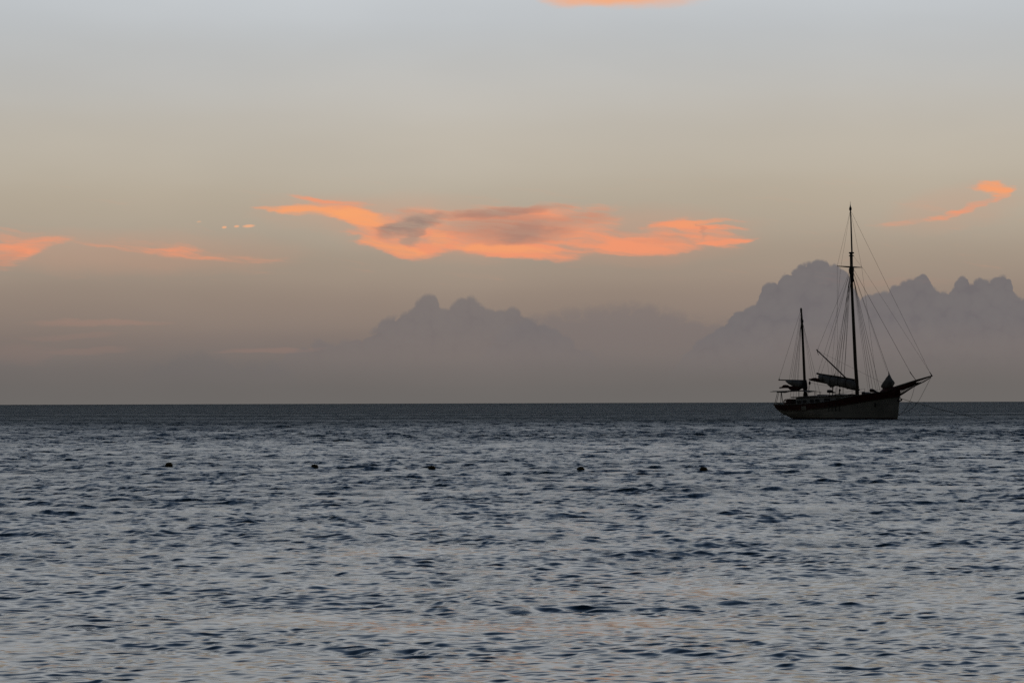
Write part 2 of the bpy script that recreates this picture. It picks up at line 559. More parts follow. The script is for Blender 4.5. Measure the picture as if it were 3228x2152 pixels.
# the same sheet continued, calm, to the sides and behind the beach
ang2 = np.linspace(HALF - 0.002, 2 * math.pi - HALF + 0.002, 97)
r2 = np.array([0.5, 4, 13, 22, 50, 120, 300, 800, 2500, 9000, 45000])
R2, A2 = np.meshgrid(r2, ang2, indexing='ij')
co2 = np.stack([(R2 * np.sin(A2)).ravel(), (R2 * np.cos(A2)).ravel(), np.full(R2.size, -0.12)], 1)
jj = np.arange(R2.size).reshape(R2.shape) + len(co)
quads2 = np.stack([jj[:-1, :-1], jj[:-1, 1:], jj[1:, 1:], jj[1:, :-1]], -1).reshape(-1, 4)[:, ::-1]
a3 = np.linspace(-HALF - .01, HALF + .01, 12)
R3, A3 = np.meshgrid(np.array([0.5, 4, 13.3]), a3, indexing='ij')
co3 = np.stack([(R3 * np.sin(A3)).ravel(), (R3 * np.cos(A3)).ravel(), np.full(R3.size, -0.12)], 1)
kk3 = np.arange(R3.size).reshape(R3.shape) + len(co) + len(co2)
quads3 = np.stack([kk3[:-1, :-1], kk3[:-1, 1:], kk3[1:, 1:], kk3[1:, :-1]], -1).reshape(-1, 4)[:, ::-1]
allco = np.concatenate([co, co2, co3]).astype(np.float32)
allq = np.concatenate([quads, quads2, quads3]).astype(np.int32)
rest_all = np.concatenate([rest, np.full(len(co2) + len(co3), SLOPE_VAR)]).astype(np.float32)
me = bpy.data.meshes.new('water')
me.vertices.add(len(allco))
me.vertices.foreach_set('co', allco.ravel())
me.loops.add(allq.size)
me.loops.foreach_set('vertex_index', allq.ravel())
me.polygons.add(len(allq))
me.polygons.foreach_set('loop_start', np.arange(0, allq.size, 4, dtype=np.int32))
me.update(calc_edges=True)
me.polygons.foreach_set('use_smooth', np.ones(len(allq), dtype=bool))
at_ = me.attributes.new('ripple', 'FLOAT', 'POINT')      # slope of ripples finer than the sheet's cells
at_.data.foreach_set('value', np.sqrt(rest_all))
dist_all = np.concatenate([R.ravel(), np.full(len(co2) + len(co3), 300.0)])
wander = 1.0 + 0.10 * np.sin(allco[:, 0] * .11 + 2.0 * np.sin(allco[:, 1] * .021)) + 0.08 * np.sin(allco[:, 0] * .047 + 1.3)
soft = np.sqrt(rest_all) * np.interp(dist_all * wander, [20, 45, 80, 130, 205, 310, 500], [.25, .28, .35, .42, .5, 1.15, 1.35])
at2 = me.attributes.new('soft', 'FLOAT', 'POINT')        # width of the glints too fine to show singly
at2.data.foreach_set('value', soft.astype(np.float32))
water = bpy.data.objects.new('water', me)
COL.objects.link(water)
water['kind'] = 'structure'

wm = bpy.data.materials.new('sea_water')
wm.use_nodes = True
nt = wm.node_tree
P = nt.nodes['Principled BSDF']
P.distribution = 'GGX'
P.inputs['Base Color'].default_value = (0.008, 0.026, 0.025, 1)
P.inputs['IOR'].default_value = 1.333
at_n = nt.nodes.new('ShaderNodeAttribute')
at_n.attribute_name = 'ripple'
geo = nt.nodes.new('ShaderNodeNewGeometry')


def wmath(op, a, b=0.0):
    n = nt.nodes.new('ShaderNodeMath')
    n.operation = op
    for s, v in zip(n.inputs, (a, b)):
        if hasattr(v, 'is_output'):
            nt.links.new(v, s)
        else:
            s.default_value = v
    return n.outputs[0]


def wvec(op, a, b, scale=None):
    n = nt.nodes.new('ShaderNodeVectorMath')
    n.operation = op
    for s, v in zip(n.inputs, (a, b)):
        if hasattr(v, 'is_output'):
            nt.links.new(v, s)
        else:
            s.default_value = v
    if scale is not None:
        nt.links.new(scale, n.inputs['Scale'])
    return n.outputs[0]


at_s = nt.nodes.new('ShaderNodeAttribute')
at_s.attribute_name = 'soft'
WAVELET = 0.115                                   # slope of the wavelets
acc = None
for sc_, asp, gain, off in ((0.9, (1.0, 0.14, 0.0), 2.2, 57.0), (3.2, (1.0, 0.4, 0.0), 2.2, 0.0), (5.5, (1.0, 0.22, 0.0), 2.2, 31.0)):
    nz = nt.nodes.new('ShaderNodeTexNoise')
    nz.noise_dimensions = '2D'
    nz.inputs['Scale'].default_value = sc_
    nz.inputs['Detail'].default_value = 2.0
    nt.links.new(wvec('ADD', wvec('MULTIPLY', geo.outputs['Position'], asp), (off, off * .7, off)), nz.inputs['Vector'])
    d_ = wvec('MULTIPLY', wvec('SUBTRACT', nz.outputs['Color'], (0.5, 0.5, 0.5)), (gain, gain * 1.25, 0.0))
    acc = d_ if acc is None else wvec('ADD', acc, d_)
nrm = wvec('ADD', geo.outputs['Normal'], wvec('SCALE', acc, (0, 0, 0), at_n.outputs['Fac']))
# short wavelets riding on every wave: sums of sine trains, strong in some patches and weak in others
pn = nt.nodes.new('ShaderNodeTexNoise')
pn.noise_dimensions = '2D'
pn.inputs['Scale'].default_value = 0.9
pn.inputs['Detail'].default_value = 2.0
nt.links.new(wvec('MULTIPLY', geo.outputs['Position'], (1.0, 0.6, 0.0)), pn.inputs['Vector'])
wn = nt.nodes.new('ShaderNodeTexNoise')
wn.noise_dimensions = '2D'
wn.inputs['Scale'].default_value = 2.2
wn.inputs['Detail'].default_value = 1.0
nt.links.new(geo.outputs['Position'], wn.inputs['Vector'])
pos1 = wvec('ADD', wvec('MULTIPLY', geo.outputs['Position'], (1, 1, 0)), wvec('MULTIPLY', wvec('SUBTRACT', wn.outputs['Color'], (.5, .5, .5)), (.22, .22, 0)))
pos1 = wvec('ADD', pos1, (0, 0, 1))
trains = None
for i in range(18):
    lm = 0.085 * (0.30 / 0.085) ** (i / 17.0)
    kv = 2 * math.pi / lm
    an = MEAN_DIR + rng.normal(0, 0.68)
    c_, s_ = math.cos(an), math.sin(an)
    dt = nt.nodes.new('ShaderNodeVectorMath')
    dt.operation = 'DOT_PRODUCT'
    nt.links.new(pos1, dt.inputs[0])
    dt.inputs[1].default_value = (kv * c_, kv * s_, rng.uniform(0, 6.28))
    amp_ = WAVELET * math.sqrt(2.0 / 18)
    sv = nt.nodes.new('ShaderNodeVectorMath')
    sv.operation = 'SCALE'
    sv.inputs[0].default_value = (c_ * amp_, s_ * amp_, 0)
    nt.links.new(wmath('SINE', dt.outputs['Value']), sv.inputs['Scale'])
    trains = sv.outputs[0] if trains is None else wvec('ADD', trains, sv.outputs[0])
patch = nt.nodes.new('ShaderNodeMapRange')
nt.links.new(pn.outputs['Fac'], patch.inputs[0])
patch.inputs[1].default_value, patch.inputs[2].default_value, patch.inputs[3].default_value, patch.inputs[4].default_value = 0.3, 0.7, 0.35, 1.6
nrm = wvec('ADD', nrm, wvec('SCALE', trains, (0, 0, 0), patch.outputs[0]))
nt.links.new(wvec('NORMALIZE', nrm, (0, 0, 0)), P.inputs['Normal'])
# microfacet width that stands for the ripples left over
rough = wmath('SQRT', wmath('ADD', at_s.outputs['Fac'], 0.001))
nt.links.new(rough, P.inputs['Roughness'])
me.materials.append(wm)

# ------------------------------------------------------------------ the moored ketch
BOAT = Vector((1020.0 / FOC * 292.2, 292.2, 0.0))
HEAD = math.radians(44.0)                     # bow to the right, swung towards the beach
ship = bpy.data.objects.new('sailing_ketch', None)
COL.objects.link(ship)
ship.location = BOAT
ship.rotation_euler = (0, 0, -HEAD)
thing(ship, 'two masted wooden sailing boat with furled sails, moored alone on the sea', 'sailboat')
RB = Matrix.Rotation(-HEAD, 3, 'Z').transposed()
CAMPOS = Vector((0, 0, EYE))


def at(px, py, side=0.0):
    """Point of the boat (x forward, y to port, z up, in metres) seen at px, py on the fore-and-aft plane y = side."""
    o = RB @ (CAMPOS - BOAT)
    d = RB @ ray(px, py)
    t = (side - o.y) / d.y
    return o + d * t


def interp(x, xs, ys):
    return float(np.interp(x, xs, ys))


# --- hull form: half breadths on deck and at the waterline, sheer, wale, stem and stern profiles
TT = [0, .03, .08, .2, .4, .55, .7, .83, .93, 1.0]
DECKB = [.30, .80, 1.20, 1.75, 2.22, 2.30, 2.05, 1.40, .62, .06]
WATB = [.06, .22, .55, 1.25, 1.95, 2.05, 1.65, .95, .36, .05]
XA, XF = -7.1, 8.0
stern_x = lambda z: interp(z, [-.7, 0, .3, .6, 1.1, 1.55, 3.5], [-4.5, -5.35, -6.15, -6.9, -7.6, -7.95, -8.1])
stem_x = lambda z: interp(z, [-.7, 0, 1.2, 2.3, 3.5], [7.3, 7.72, 7.9, 8.02, 8.1])
SHT = [0, .1, .3, .5, .62, .75, .86, .93, .96, 1.0]
SHZ = [1.56, 1.50, 1.52, 1.72, 1.98, 2.40, 2.66, 2.78, 3.02, 3.10]
WAZ = [1.00, .92, .95, 1.18, 1.38, 1.68, 1.98, 2.16, 2.22, 2.26]
BOOT = 0.17


def hull_point(t, z, s):
    x = stern_x(z) + (stem_x(z) - stern_x(z)) * t
    zs = interp(t, SHT, SHZ)
    u = max(0.0, min(1.0, z / zs)) if z > 0 else 0.0
    b = interp(t, TT, WATB) * (1 - u ** 0.75) + interp(t, TT, DECKB) * u ** 0.75
    if z < 0:
        b *= 1 - 0.35 * (z / -0.7)
    return Vector((x, b * s, z))


def hull_belt(zlo, zhi, rows, off=0.0):
    g = Geo()
    ts = [i / 60.0 for i in range(61)]
    ts = sorted(set(ts + [.01, .02, .04, .05, .985, .995]))
    rings = []
    path = [(t, -1) for t in ts[::-1]] + [(t, 1) for t in ts]      # stem - starboard - stern - port - stem
    for r in range(rows + 1):
        ring = []
        for t, s in path:
            a, b = zlo(t), zhi(t)
            p = hull_point(t, a + (b - a) * r / rows, s)
            p.y += off * s
            ring.append(p)
        rings.append(ring)
    g.loft(rings, closed=True, caps=False)
    return g


sheer = lambda t: interp(t, SHT, SHZ)
wale = lambda t: interp(t, SHT, WAZ)
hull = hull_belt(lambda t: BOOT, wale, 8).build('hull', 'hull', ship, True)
hull['label'] = 'weathered pale painted topsides'
boot = hull_belt(lambda t: -0.7, lambda t: BOOT, 4).build('boot_top', 'boot', ship, True)
bulwark = hull_belt(wale, sheer, 4, 0.015).build('bulwark', 'red', ship, True)
bulwark['label'] = 'dark red band along the rail'


def rail_line(s, dz=0.0, lo=0.0, hi=1.0, off=0.0, n=40):
    pts = []
    for i in range(n + 1):
        t = lo + (hi - lo) * i / n
        p = hull_point(t, sheer(t), s)
        p.z += dz
        p.y += off * s
        pts.append(p)
    return pts


for s in (-1, 1):
    Geo().tube(rail_line(s, 0.02), 0.055, 6).build('cap_rail', 'wood', ship)
    g = Geo()
    pts = []
    for i in range(41):
        t = i / 40
        p = hull_point(t, wale(t), s)
        p.y += .03 * s
        pts.append(p)
    g.tube(pts, 0.045, 6).build('rubbing_strake', 'wood', ship)
# deck planks: each plank runs fore and aft
for k in range(-9, 10):
    y0 = k * 0.235
    pts = []
    for i in range(31):
        t = 0.02 + 0.955 * i / 30
        z = wale(t) + 0.14
        b = abs(hull_point(t, z, 1).y) - 0.05
        if abs(y0) + 0.115 < b:
            pts.append(hull_point(t, z, 0))
    if len(pts) > 2:
        g = Geo()
        rings = [[(p.x, y0 - .112, p.z - .03), (p.x, y0 - .112, p.z), (p.x, y0 + .112, p.z), (p.x, y0 + .112, p.z - .03)] for p in pts]
        g.loft(rings)
        g.build('deck_plank', 'deck', ship)
# pale gangway panel in the starboard bulwark
a, b = at(2527, 1283, -1.75), at(2542, 1283, -1.85)


def side_panel(name, px0, px1, py0, py1, mat, off=0.03, parent=ship, n=3, thick=0.03):
    """Panel that lies on the starboard topsides between photo columns px0 and px1."""
    g = Geo()
    rings = []
    for i in range(n + 1):
        px = px0 + (px1 - px0) * i / n
        ring = []
        for o in (off, off + thick):
            for py in ((py0, py1) if o == off else (py1, py0)):
                side = -1.9
                for _ in range(6):
                    p = at(px, py, side)
                    t = (p.x - stern_x(p.z)) / (stem_x(p.z) - stern_x(p.z))
                    side = hull_point(min(1, max(0, t)), p.z, -1).y
                p = at(px, py, side)
                ring.append((p.x, p.y - o, p.z))
        rings.append(ring)
    g.loft(rings)
    return g.build(name, mat, parent)


side_panel('gangway_panel', 2527, 2542, 1279.5, 1294.0, 'hull')
for px in (2612, 2622, 2634, 2645):
    side_panel('chainplate', px, px + 1.6, 1270, 1296, 'iron', 0.02, n=1)
side_panel('hawse_plate', 2757, 2762, 1270, 1282, 'iron', 0.02)
# strakes of hull planking standing slightly proud
for f in (0.36, 0.68):
    g = Geo()
    pts = []
    for i in range(49):
        t = .02 + .97 * i / 48
        z = BOOT + (wale(t) - BOOT) * f
        p = hull_point(t, z, -1)
        p.y -= .002
        pts.append(p)
    g.tube(pts, 0.012, 4).build('hull_strake', 'hull', ship)

# --- deckhouse
CS = -1.35                                      # starboard side of the deckhouse
c_a, c_f = at(2509, 1278, CS).x, at(2661, 1262, CS).x
z_top = lambda x: interp(x, [at(2509, 1252, CS).x, at(2573, 1248, CS).x, at(2661, 1245.5, CS).x],
                         [at(2509, 1252, CS).z, at(2573, 1248, CS).z, at(2661, 1245.5, CS).z])
house = Geo()
rings = []
for i in range(9):
    x = c_a + (c_f - c_a) * i / 8
    zt = z_top(x) - .08
    rings.append([(x, CS, .95), (x, CS, zt), (x, 0, zt + .12), (x, -CS, zt), (x, -CS, .95)])
house.loft(rings)
cabin = house.build('cabin', 'cabin', ship)
g = Geo()
rings = []
for i in range(9):
    x = c_a - .08 + (c_f + .12 - c_a + .08) * i / 8
    zt = z_top(x) - .075
    prof = [(-1.46, 0), (-1.46, .08), (-.8, .16), (0, .20), (.8, .16), (1.46, .08), (1.46, 0), (.8, .08), (0, .12), (-.8, .08)]
    rings.append([(x, y, zt + dz) for y, dz in prof])
g.loft(rings).build('cabin_roof', 'roof', ship)
for (x0, x1, y0, y1) in ((2513.5, 2524.5, 1262, 1270.5), (2530.5, 2541, 1261, 1269.5), (2555, 2565.5, 1259, 1268), (2570.5, 2582, 1258, 1267.2),
                         (2598, 2616, 1255.5, 1265), (2636, 2653, 1254.5, 1261.5)):
    p0, p1 = at(x0, y1, CS), at(x1, y0, CS)
    cx, cz, w, h = (p0.x + p1.x) / 2, (p0.z + p1.z) / 2, p1.x - p0.x, p1.z - p0.z
    fr = Geo()
    out, inn = [], []
    for k in range(16):
        an = 2 * math.pi * (k + .5) / 16
        sx = math.copysign(abs(math.cos(an)) ** .45, math.cos(an))
        sz = math.copysign(abs(math.sin(an)) ** .45, math.sin(an))
        out.append((cx + sx * (w / 2 + .03), cz + sz * (h / 2 + .03)))
        inn.append((cx + sx * w / 2, cz + sz * h / 2))
    fr.loft([[(x, CS - .004, z) for x, z in out], [(x, CS - .03, z) for x, z in out], [(x, CS - .03, z) for x, z in inn], [(x, CS - .004, z) for x, z in inn]], caps=False)
    win = fr.build('window_frame', 'roof', cabin)
    gl = Geo()
    gl.loft([[(x, CS - .006, z) for x, z in inn], [(x, CS - .014, z) for x, z in inn]])
    gl.build('pane', 'glass', win)


def block(name, px0, px1, py0, py1, side, depth, mat, parent=ship, bev=.03):
    p0, p1 = at(px0, py1, side), at(px1, py0, side)
    return Geo().box(((p0.x + p1.x) / 2, side, (p0.z + p1.z) / 2), (p1.x - p0.x, depth, p1.z - p0.z), bev).build(name, mat, parent)


# companionway at the after end of the house, skylight, locker
block('companionway', 2494.5, 2511, 1257.5, 1282, -.35, 1.7, 'red')
block('companionway_hatch', 2502, 2514, 1250.5, 1254, -.2, 1.0, 'roof')
block('skylight', 2585, 2604, 1242.8, 1248.5, -.2, 1.0, 'roof')
block('roof_locker', 2641, 2662, 1241.5, 1246.5, -.3, 1.2, 'roof')
# wheel box and outboard on its bracket above the roof
post = Geo().tube([at(2625, 1247, -.5), at(2625, 1221, -.5)], .05, 6).build('bracket_post', 'iron', ship)
g = Geo()
c0, c1 = at(2608, 1233, -.5), at(2624, 1233, -.5)
rings = []
for f, r in ((0, .10), (.06, .15), (.3, .17), (.75, .16), (.95, .13), (1, .08)):
    c = c0.lerp(c1, f)
    rings.append([(c.x, c.y + r * .9 * math.cos(a), c.z + r * math.sin(a)) for a in [2 * math.pi * k / 10 for k in range(10)]])
g.loft(rings)
g.tube([at(2622, 1235.5, -.5), at(2632.5, 1237, -.5)], [.09, .06], 6)
g.build('stowed_motor', 'iron', ship, True)
Geo().tube([at(2615.5, 1238, -.5), at(2614, 1245, -.5)], .035, 5).build('motor_bracket', 'iron', ship)
# cowl ventilator
g = Geo()
g.tube([at(2645.5, 1242, -.2), at(2646, 1234, -.2), at(2647.5, 1229, -.2), at(2646, 1225.5, -.2)], [.07, .06, .11, .05], 8)
g.build('ventilator', 'iron', ship, True)


# --- spars
def spar(name, pts, radii, side=0.0, parent=ship, mat='wood', sides=10):
    P3 = [at(p[0], p[1], side) for p in pts]
    return Geo().tube(P3, radii, sides).build(name, mat, parent, True)


main = spar('main_mast', [(2703, 1262), (2700.5, 1200), (2696, 1140), (2687.5, 960), (2684.3, 880), (2682.7, 800), (2682.4, 795)],
            [.20, .19, .17, .145, .14, .13, .12])
spar('topmast', [(2686.6, 880), (2686, 850), (2685.4, 795), (2682.6, 700), (2680.8, 660), (2680.5, 646)], [.10, .10, .085, .07, .055, .045], -.16, main)
Geo().tube([at(2680.8, 665, -.16), at(2680.8, 660, -.16), at(2680.8, 655, -.16), at(2680.6, 650, -.16)], [.07, .14, .12, .05], 8).build('masthead_truck', 'iron', main, True)
Geo().tube([at(2680.5, 650, -.16), at(2680.4, 635, -.16)], [.03, .012], 5).build('masthead_spike', 'iron', main)
p = at(2684, 797, -.08)
Geo().box((p.x, p.y, p.z), (.34, .52, .16), .04).build('mast_cap', 'iron', main)
Geo().box(at(2683.8, 806, -.08), (.40, .40, .10), .03).build('mast_band', 'iron', main)
# crosstree lies athwartships across the mast doubling
pc = at(2680.5, 841.5, 0)
half = 2.05
g = Geo()
for yy in (-.0,):
    g.tube([(pc.x - .1, -half, pc.z + .03), (pc.x, -.5, pc.z), (pc.x, .5, pc.z), (pc.x - .1, half, pc.z + .03)], [.035, .075, .075, .035], 6)
tree = g.build('crosstree', 'wood', main)
g = Geo()
rings = []
for py, r in ((842, .24), (850, .27), (858, .25), (866, .21), (874, .19), (882, .17), (890, .15)):
    c = at(2684.6 + (py - 860) * .03, py, -.03)
    rings.append([(c.x + r * math.cos(a) * (1 + .15 * math.sin(3 * a + py)), c.y + r * math.sin(a), c.z) for a in [2 * math.pi * k / 10 for k in range(10)]])
g.loft(rings).build('mast_hounds', 'iron', main, True)
Geo().tube([at(2690, 878, 0), at(2691, 888, 0)], [.06, .05], 5).build('halyard_block', 'iron', main)
Geo().tube([at(2704, 1232, -.25), at(2709.5, 1227, -.25)], [.05, .08], 6).build('pin_rail_block', 'iron', main)

mizzen = spar('mizzen_mast', [(2540, 1256), (2537, 1215), (2533.7, 1139), (2528, 1012), (2526.4, 985), (2525.3, 974), (2525, 970)],
              [.15, .145, .135, .115, .085, .10, .05])
Geo().tube([at(2526, 986, 0), at(2525.2, 974, 0)], [.09, .12], 8).build('masthead_fitting', 'iron', mizzen)
Geo().tube([at(2528.7, 1016, 0), at(2528.2, 1008, 0)], [.15, .15], 8).build('mast_band', 'iron', mizzen)
# coils of rope and cloth round the foot of the mizzen
g = Geo()
rings = []
for j, (py, r) in enumerate(((1197, .17), (1206, .22), (1215, .26), (1222, .30), (1229, .22), (1236, .17), (1243, .22), (1250, .2))):
    c = at(2537.5 + (py - 1215) * .05, py, 0)
    rings.append([(c.x + r * math.cos(a) * (1 + .2 * math.sin(2 * a + j)), c.y + r * math.sin(a), c.z) for a in [2 * math.pi * k / 10 for k in range(10)]])
g.loft(rings).build('rope_coil', 'rope', mizzen, True)


# --- furled sails: lofted bundles with folds
def bundle(name, prof, thick, mat, parent=ship, side=0.0, fold=.12, seed=1, sides=14):
    rnd = random.Random(seed)
    rings = []
    for j, (px, top, bot) in enumerate(prof):
        a, b = at(px, top, side), at(px, bot, side)
        c, h = (a + b) / 2, (a.z - b.z) / 2
        th = thick * min(1.0, .35 + h / .5)
        ring = []
        for k in range(sides):
            an = 2 * math.pi * k / sides
            r = 1 + fold * math.sin(3 * an + j * 1.3 + seed) * (abs(math.cos(an)))
            ring.append((c.x + rnd.uniform(-.02, .02), c.y + th * math.cos(an) * r, c.z + h * math.sin(an)))
        rings.append(ring)
    return Geo().loft(rings).build(name, mat, parent, True)


spar('main_boom', [(2550.5, 1195), (2556, 1196.5), (2610, 1207), (2695, 1225)], [.07, .10, .12, .13])
gaff = spar('main_gaff', [(2576, 1177), (2582, 1178.5), (2640, 1187.5), (2693, 1197)], [.09, .085, .095, .10])
Geo().tube([at(2575, 1176.8), at(2579, 1177.5)], [.10, .10], 8).build('gaff_end_block', 'iron', gaff)
Geo().tube([at(2629.5, 1186, 0), at(2629.8, 1177, 0)], [.06, .03], 5).build('gaff_block', 'iron', gaff)
msail = bundle('furled_mainsail', [(2583, 1181, 1187), (2587, 1181, 1199), (2594, 1182, 1203), (2602, 1183, 1206), (2609, 1184, 1210), (2614, 1185, 1217),
                           (2619, 1186, 1221), (2625, 1187, 1221), (2631, 1188, 1217), (2640, 1189, 1217), (2652, 1191, 1220), (2664, 1193, 1223),
                           (2676, 1195, 1226), (2686, 1197, 1229), (2695, 1200, 1230), (2701, 1206, 1228)], .38, 'sail', ship, -.04, .16, 3)
msail['label'] = 'pale canvas mainsail bundled between boom and gaff'
bundle('sail_clew', [(2552, 1193.5, 1197), (2558, 1192.5, 1198), (2565, 1190.5, 1199.5), (2571, 1190, 1201), (2576, 1192, 1202), (2582, 1191, 1203), (2590, 1188, 1203)], .26, 'cover', ship, 0, .2, 5)
# gaskets tied round the mainsail
for px, t_, b_ in ((2600, 1182, 1206), (2622, 1186, 1222), (2648, 1190, 1219.5), (2672, 1194, 1225.5)):
    a, b = at(px, t_, -.04), at(px, b_, -.04)
    c, h = (a + b) / 2, (a.z - b.z) / 2
    ring = [(c.x + .02 * math.sin(k), c.y + (.44 * min(1, .35 + h / .5)) * math.cos(2 * math.pi * k / 14), c.z + (h + .02) * math.sin(2 * math.pi * k / 14)) for k in range(15)]
    Geo().tube(ring, .022, 5, cap=False).build('gasket', 'rope', msail)
derrick = spar('derrick_boom', [(2573, 1101), (2577, 1105), (2620, 1146), (2669, 1193.5)], [.035, .055, .07, .075], -.3)
g = Geo()
g.tube([at(2579.5, 1099.5, -.3), at(2576, 1104, -.3), at(2578, 1112, -.3), at(2580.5, 1119, -.3)], [.02, .05, .03, .02], 5)
g.build('derrick_block', 'iron', derrick)

spar('mizzen_boom', [(2459, 1221.5), (2480, 1220), (2510, 1219), (2538, 1218)], [.06, .09, .10, .11])
mg = spar('mizzen_gaff', [(2455, 1197.5), (2457, 1197.3), (2490, 1198), (2534, 1199.5)], [.07, .055, .06, .075])
Geo().tube([at(2455.8, 1197), at(2456.5, 1190.5)], [.05, .025], 5).build('gaff_end_block', 'iron', mg)
ms = bundle('furled_mizzen_sail', [(2477, 1198, 1200), (2481, 1198.5, 1205), (2486, 1199, 1210), (2492, 1199, 1213.5), (2500, 1199, 1217), (2510, 1199.5, 1219), (2522, 1200, 1221), (2533, 1201, 1222)], .28, 'sail', ship, -.03, .18, 8)
ms['label'] = 'pale canvas mizzen sail bundled under its gaff'
bundle('boom_cover', [(2458.5, 1219.5, 1224), (2463, 1219, 1223.5), (2468, 1216.5, 1223.5), (2470, 1213, 1223), (2476, 1212, 1223), (2483, 1213, 1223), (2487, 1216, 1224),
                      (2490, 1216.5, 1228), (2496, 1216.5, 1231.5), (2508, 1217, 1232), (2518, 1217, 1230.5), (2526, 1216.5, 1225), (2534, 1216, 1224)], .26, 'cover', ship, .02, .2, 9)

# --- awning over the cockpit on its poles
g = Geo()
rings = []
for px, py in ((2447, 1233), (2452, 1233.2), (2470, 1232.8), (2500, 1231.5), (2530, 1230.8), (2550, 1231.5), (2562, 1233), (2571, 1235)):
    rings.append([(at(px, py, 0).x, y, at(px, py, 0).z + dz) for y, dz in
                  ((-1.05, -.06), (-1.05, -.03), (-.5, .03), (0, .05), (.5, .03), (1.05, -.03), (1.05, -.06), (.5, .0), (0, .02), (-.5, .0))])
awn = g.loft(rings).build('awning', 'canvas', ship)
for (x0, y0, x1, y1, s) in ((2451.5, 1234, 2442.5, 1272, -.25), (2455.5, 1234, 2447, 1272, .45), (2462.5, 1234, 2461.5, 1268, .8), (2463.5, 1236, 2467.5, 1269, -.9),
                            (2518.5, 1233, 2518.5, 1256, -.95), (2569, 1235, 2569, 1250, -.95), (2536, 1233, 2536, 1251, .95), (2585, 1236, 2585, 1249, .95)):
    Geo().tube([at(x0, y0, s), at(x1, y1, s)], .028 if x0 < 2460 else .038, 5).build('awning_pole', 'iron', awn)
Geo().tube([at(2449, 1235, -1.0), at(2475, 1236, -1.0), at(2490, 1233.5, -1.0)], [.06, .07, .03], 6).build('awning_roll', 'canvas', awn)
# stern rail, stanchions, tiller, boarding ladder
pts = [p + Vector((0, 0, .16)) for p in (rail_line(-1, 0, 0, .10, -.1, 8)[::-1] + rail_line(1, 0, 0, .10, -.1, 8))]
rail = Geo().tube(pts, .028, 5).build('stern_rail', 'hull', ship)
for i in range(0, len(pts), 3):
    Geo().tube([pts[i], pts[i] - Vector((0, 0, .2))], .02, 5).build('stanchion', 'iron', rail)
Geo().tube([at(2484, 1266, 0), at(2490, 1262, 0), at(2492.5, 1270, 0)], [.06, .10, .05], 6).build('steering_wheel_post', 'wood', ship)
for s in (-.14, .14):
    Geo().tube([at(2466, 1303, -.1) + Vector((0, s, 0)), at(2467.3, 1324, -.1) + Vector((0, s, 0))], .022, 5).build('ladder_rail', 'iron', ship)
for j in range(3):
    p = at(2466.6, 1307 + j * 6, -.1)
    Geo().tube([p + Vector((0, -.14, 0)), p + Vector((0, .14, 0))], .018, 5).build('ladder_rung', 'iron', ship)

# --- bow: bowsprit, net, stays, windlass, furled headsail, anchor
bow = spar('bowsprit', [(2800, 1226), (2820, 1222.5), (2855, 1211), (2886, 1200.5), (2915, 1191.5), (2936.5, 1185), (2939, 1184.3)],
           [.16, .16, .145, .12, .09, .07, .06])
Geo().tube([at(2930.5, 1172), at(2934, 1178), at(2938, 1184)], [.035, .05, .07], 6).build('bowsprit_band', 'iron', bow)
Geo().tube([at(2886, 1199), at(2886.5, 1216)], [.07, .05], 6).build('dolphin_striker', 'iron', bow)
Geo().tube([at(2831, 1248), at(2846, 1239.5), at(2866, 1227), at(2886, 1215), (at(2912, 1203)), at(2935, 1189)], [.10, .10, .07, .06, .05, .04], 6).build('bobstay_spar', 'wood', bow)
# netting between bowsprit and the lower stay
up = lambda f: at(2829 + (2934 - 2829) * f, 1224 + (1189 - 1224) * f)
lo = lambda f: at(2832 + (2933 - 2832) * f, interp(2832 + 101 * f, [2832, 2846, 2866, 2886, 2912, 2935], [1246, 1239, 1227, 1215, 1203, 1190]))
for j in range(24):
    f = j / 24
    a, b = up(f), lo(min(1, f + .05))
    Geo().tube([a, b], .022, 4).build('net_cord', 'rope', bow)
for j in range(1, 7):
    pts = [up(i / 16).lerp(lo(i / 16), j / 7) for i in range(10 + j // 2)]
    Geo().tube(pts, .020, 4).build('net_cord', 'rope', bow)
bundle('jib_in_net', [(2822, 1222, 1234), (2836, 1219, 1231), (2850, 1214, 1228.5), (2864, 1209, 1222.5), (2876, 1205, 1216.5), (2886, 1201, 1212)], .22, 'cover', bow, .02, .2, 14)
# heavy chocks at the stem head
bundle('stem_chock', [(2779, 1232, 1252), (2785, 1224, 1254), (2795, 1220.5, 1254), (2806, 1219.5, 1253), (2818, 1217.5, 1252), (2826, 1218, 1250), (2831, 1224, 1247)], .42, 'red', ship, 0, .06, 15)
jib = bundle('furled_staysail', [(2779.8, 1213, 1219), (2783, 1208, 1224), (2788, 1200, 1226), (2793, 1194, 1226), (2797, 1187.5, 1226), (2800.5, 1183, 1225), (2803, 1179, 1225),
                               (2806, 1187, 1224), (2810, 1193, 1223), (2813.5, 1197.5, 1217), (2815, 1203, 1211)], .34, 'sail', ship, -.05, .18, 21)
jib['label'] = 'pale canvas staysail bundled at the bow'
Geo().tube([at(2804.5, 1190), at(2802, 1177), at(2801, 1170)], [.14, .06, .02], 7).build('sail_head', 'sail', jib)
g = Geo()
c0, c1 = at(2721, 1243, -.45), at(2739, 1240, -.45)
c = (c0 + c1) / 2
g.tube([c + Vector((0, -.55, 0)), c + Vector((0, -.5, .05)), c + Vector((0, -.2, .06)), c + Vector((0, .2, .06)), c + Vector((0, .55, 0))], [.14, .2, .15, .15, .2], 10)
g.tube([c + Vector((-.25, 0, -.5)), c + Vector((.05, 0, .05)), c + Vector((.28, 0, -.4))], .1, 6)
g.build('windlass', 'iron', ship, True)
g = Geo()
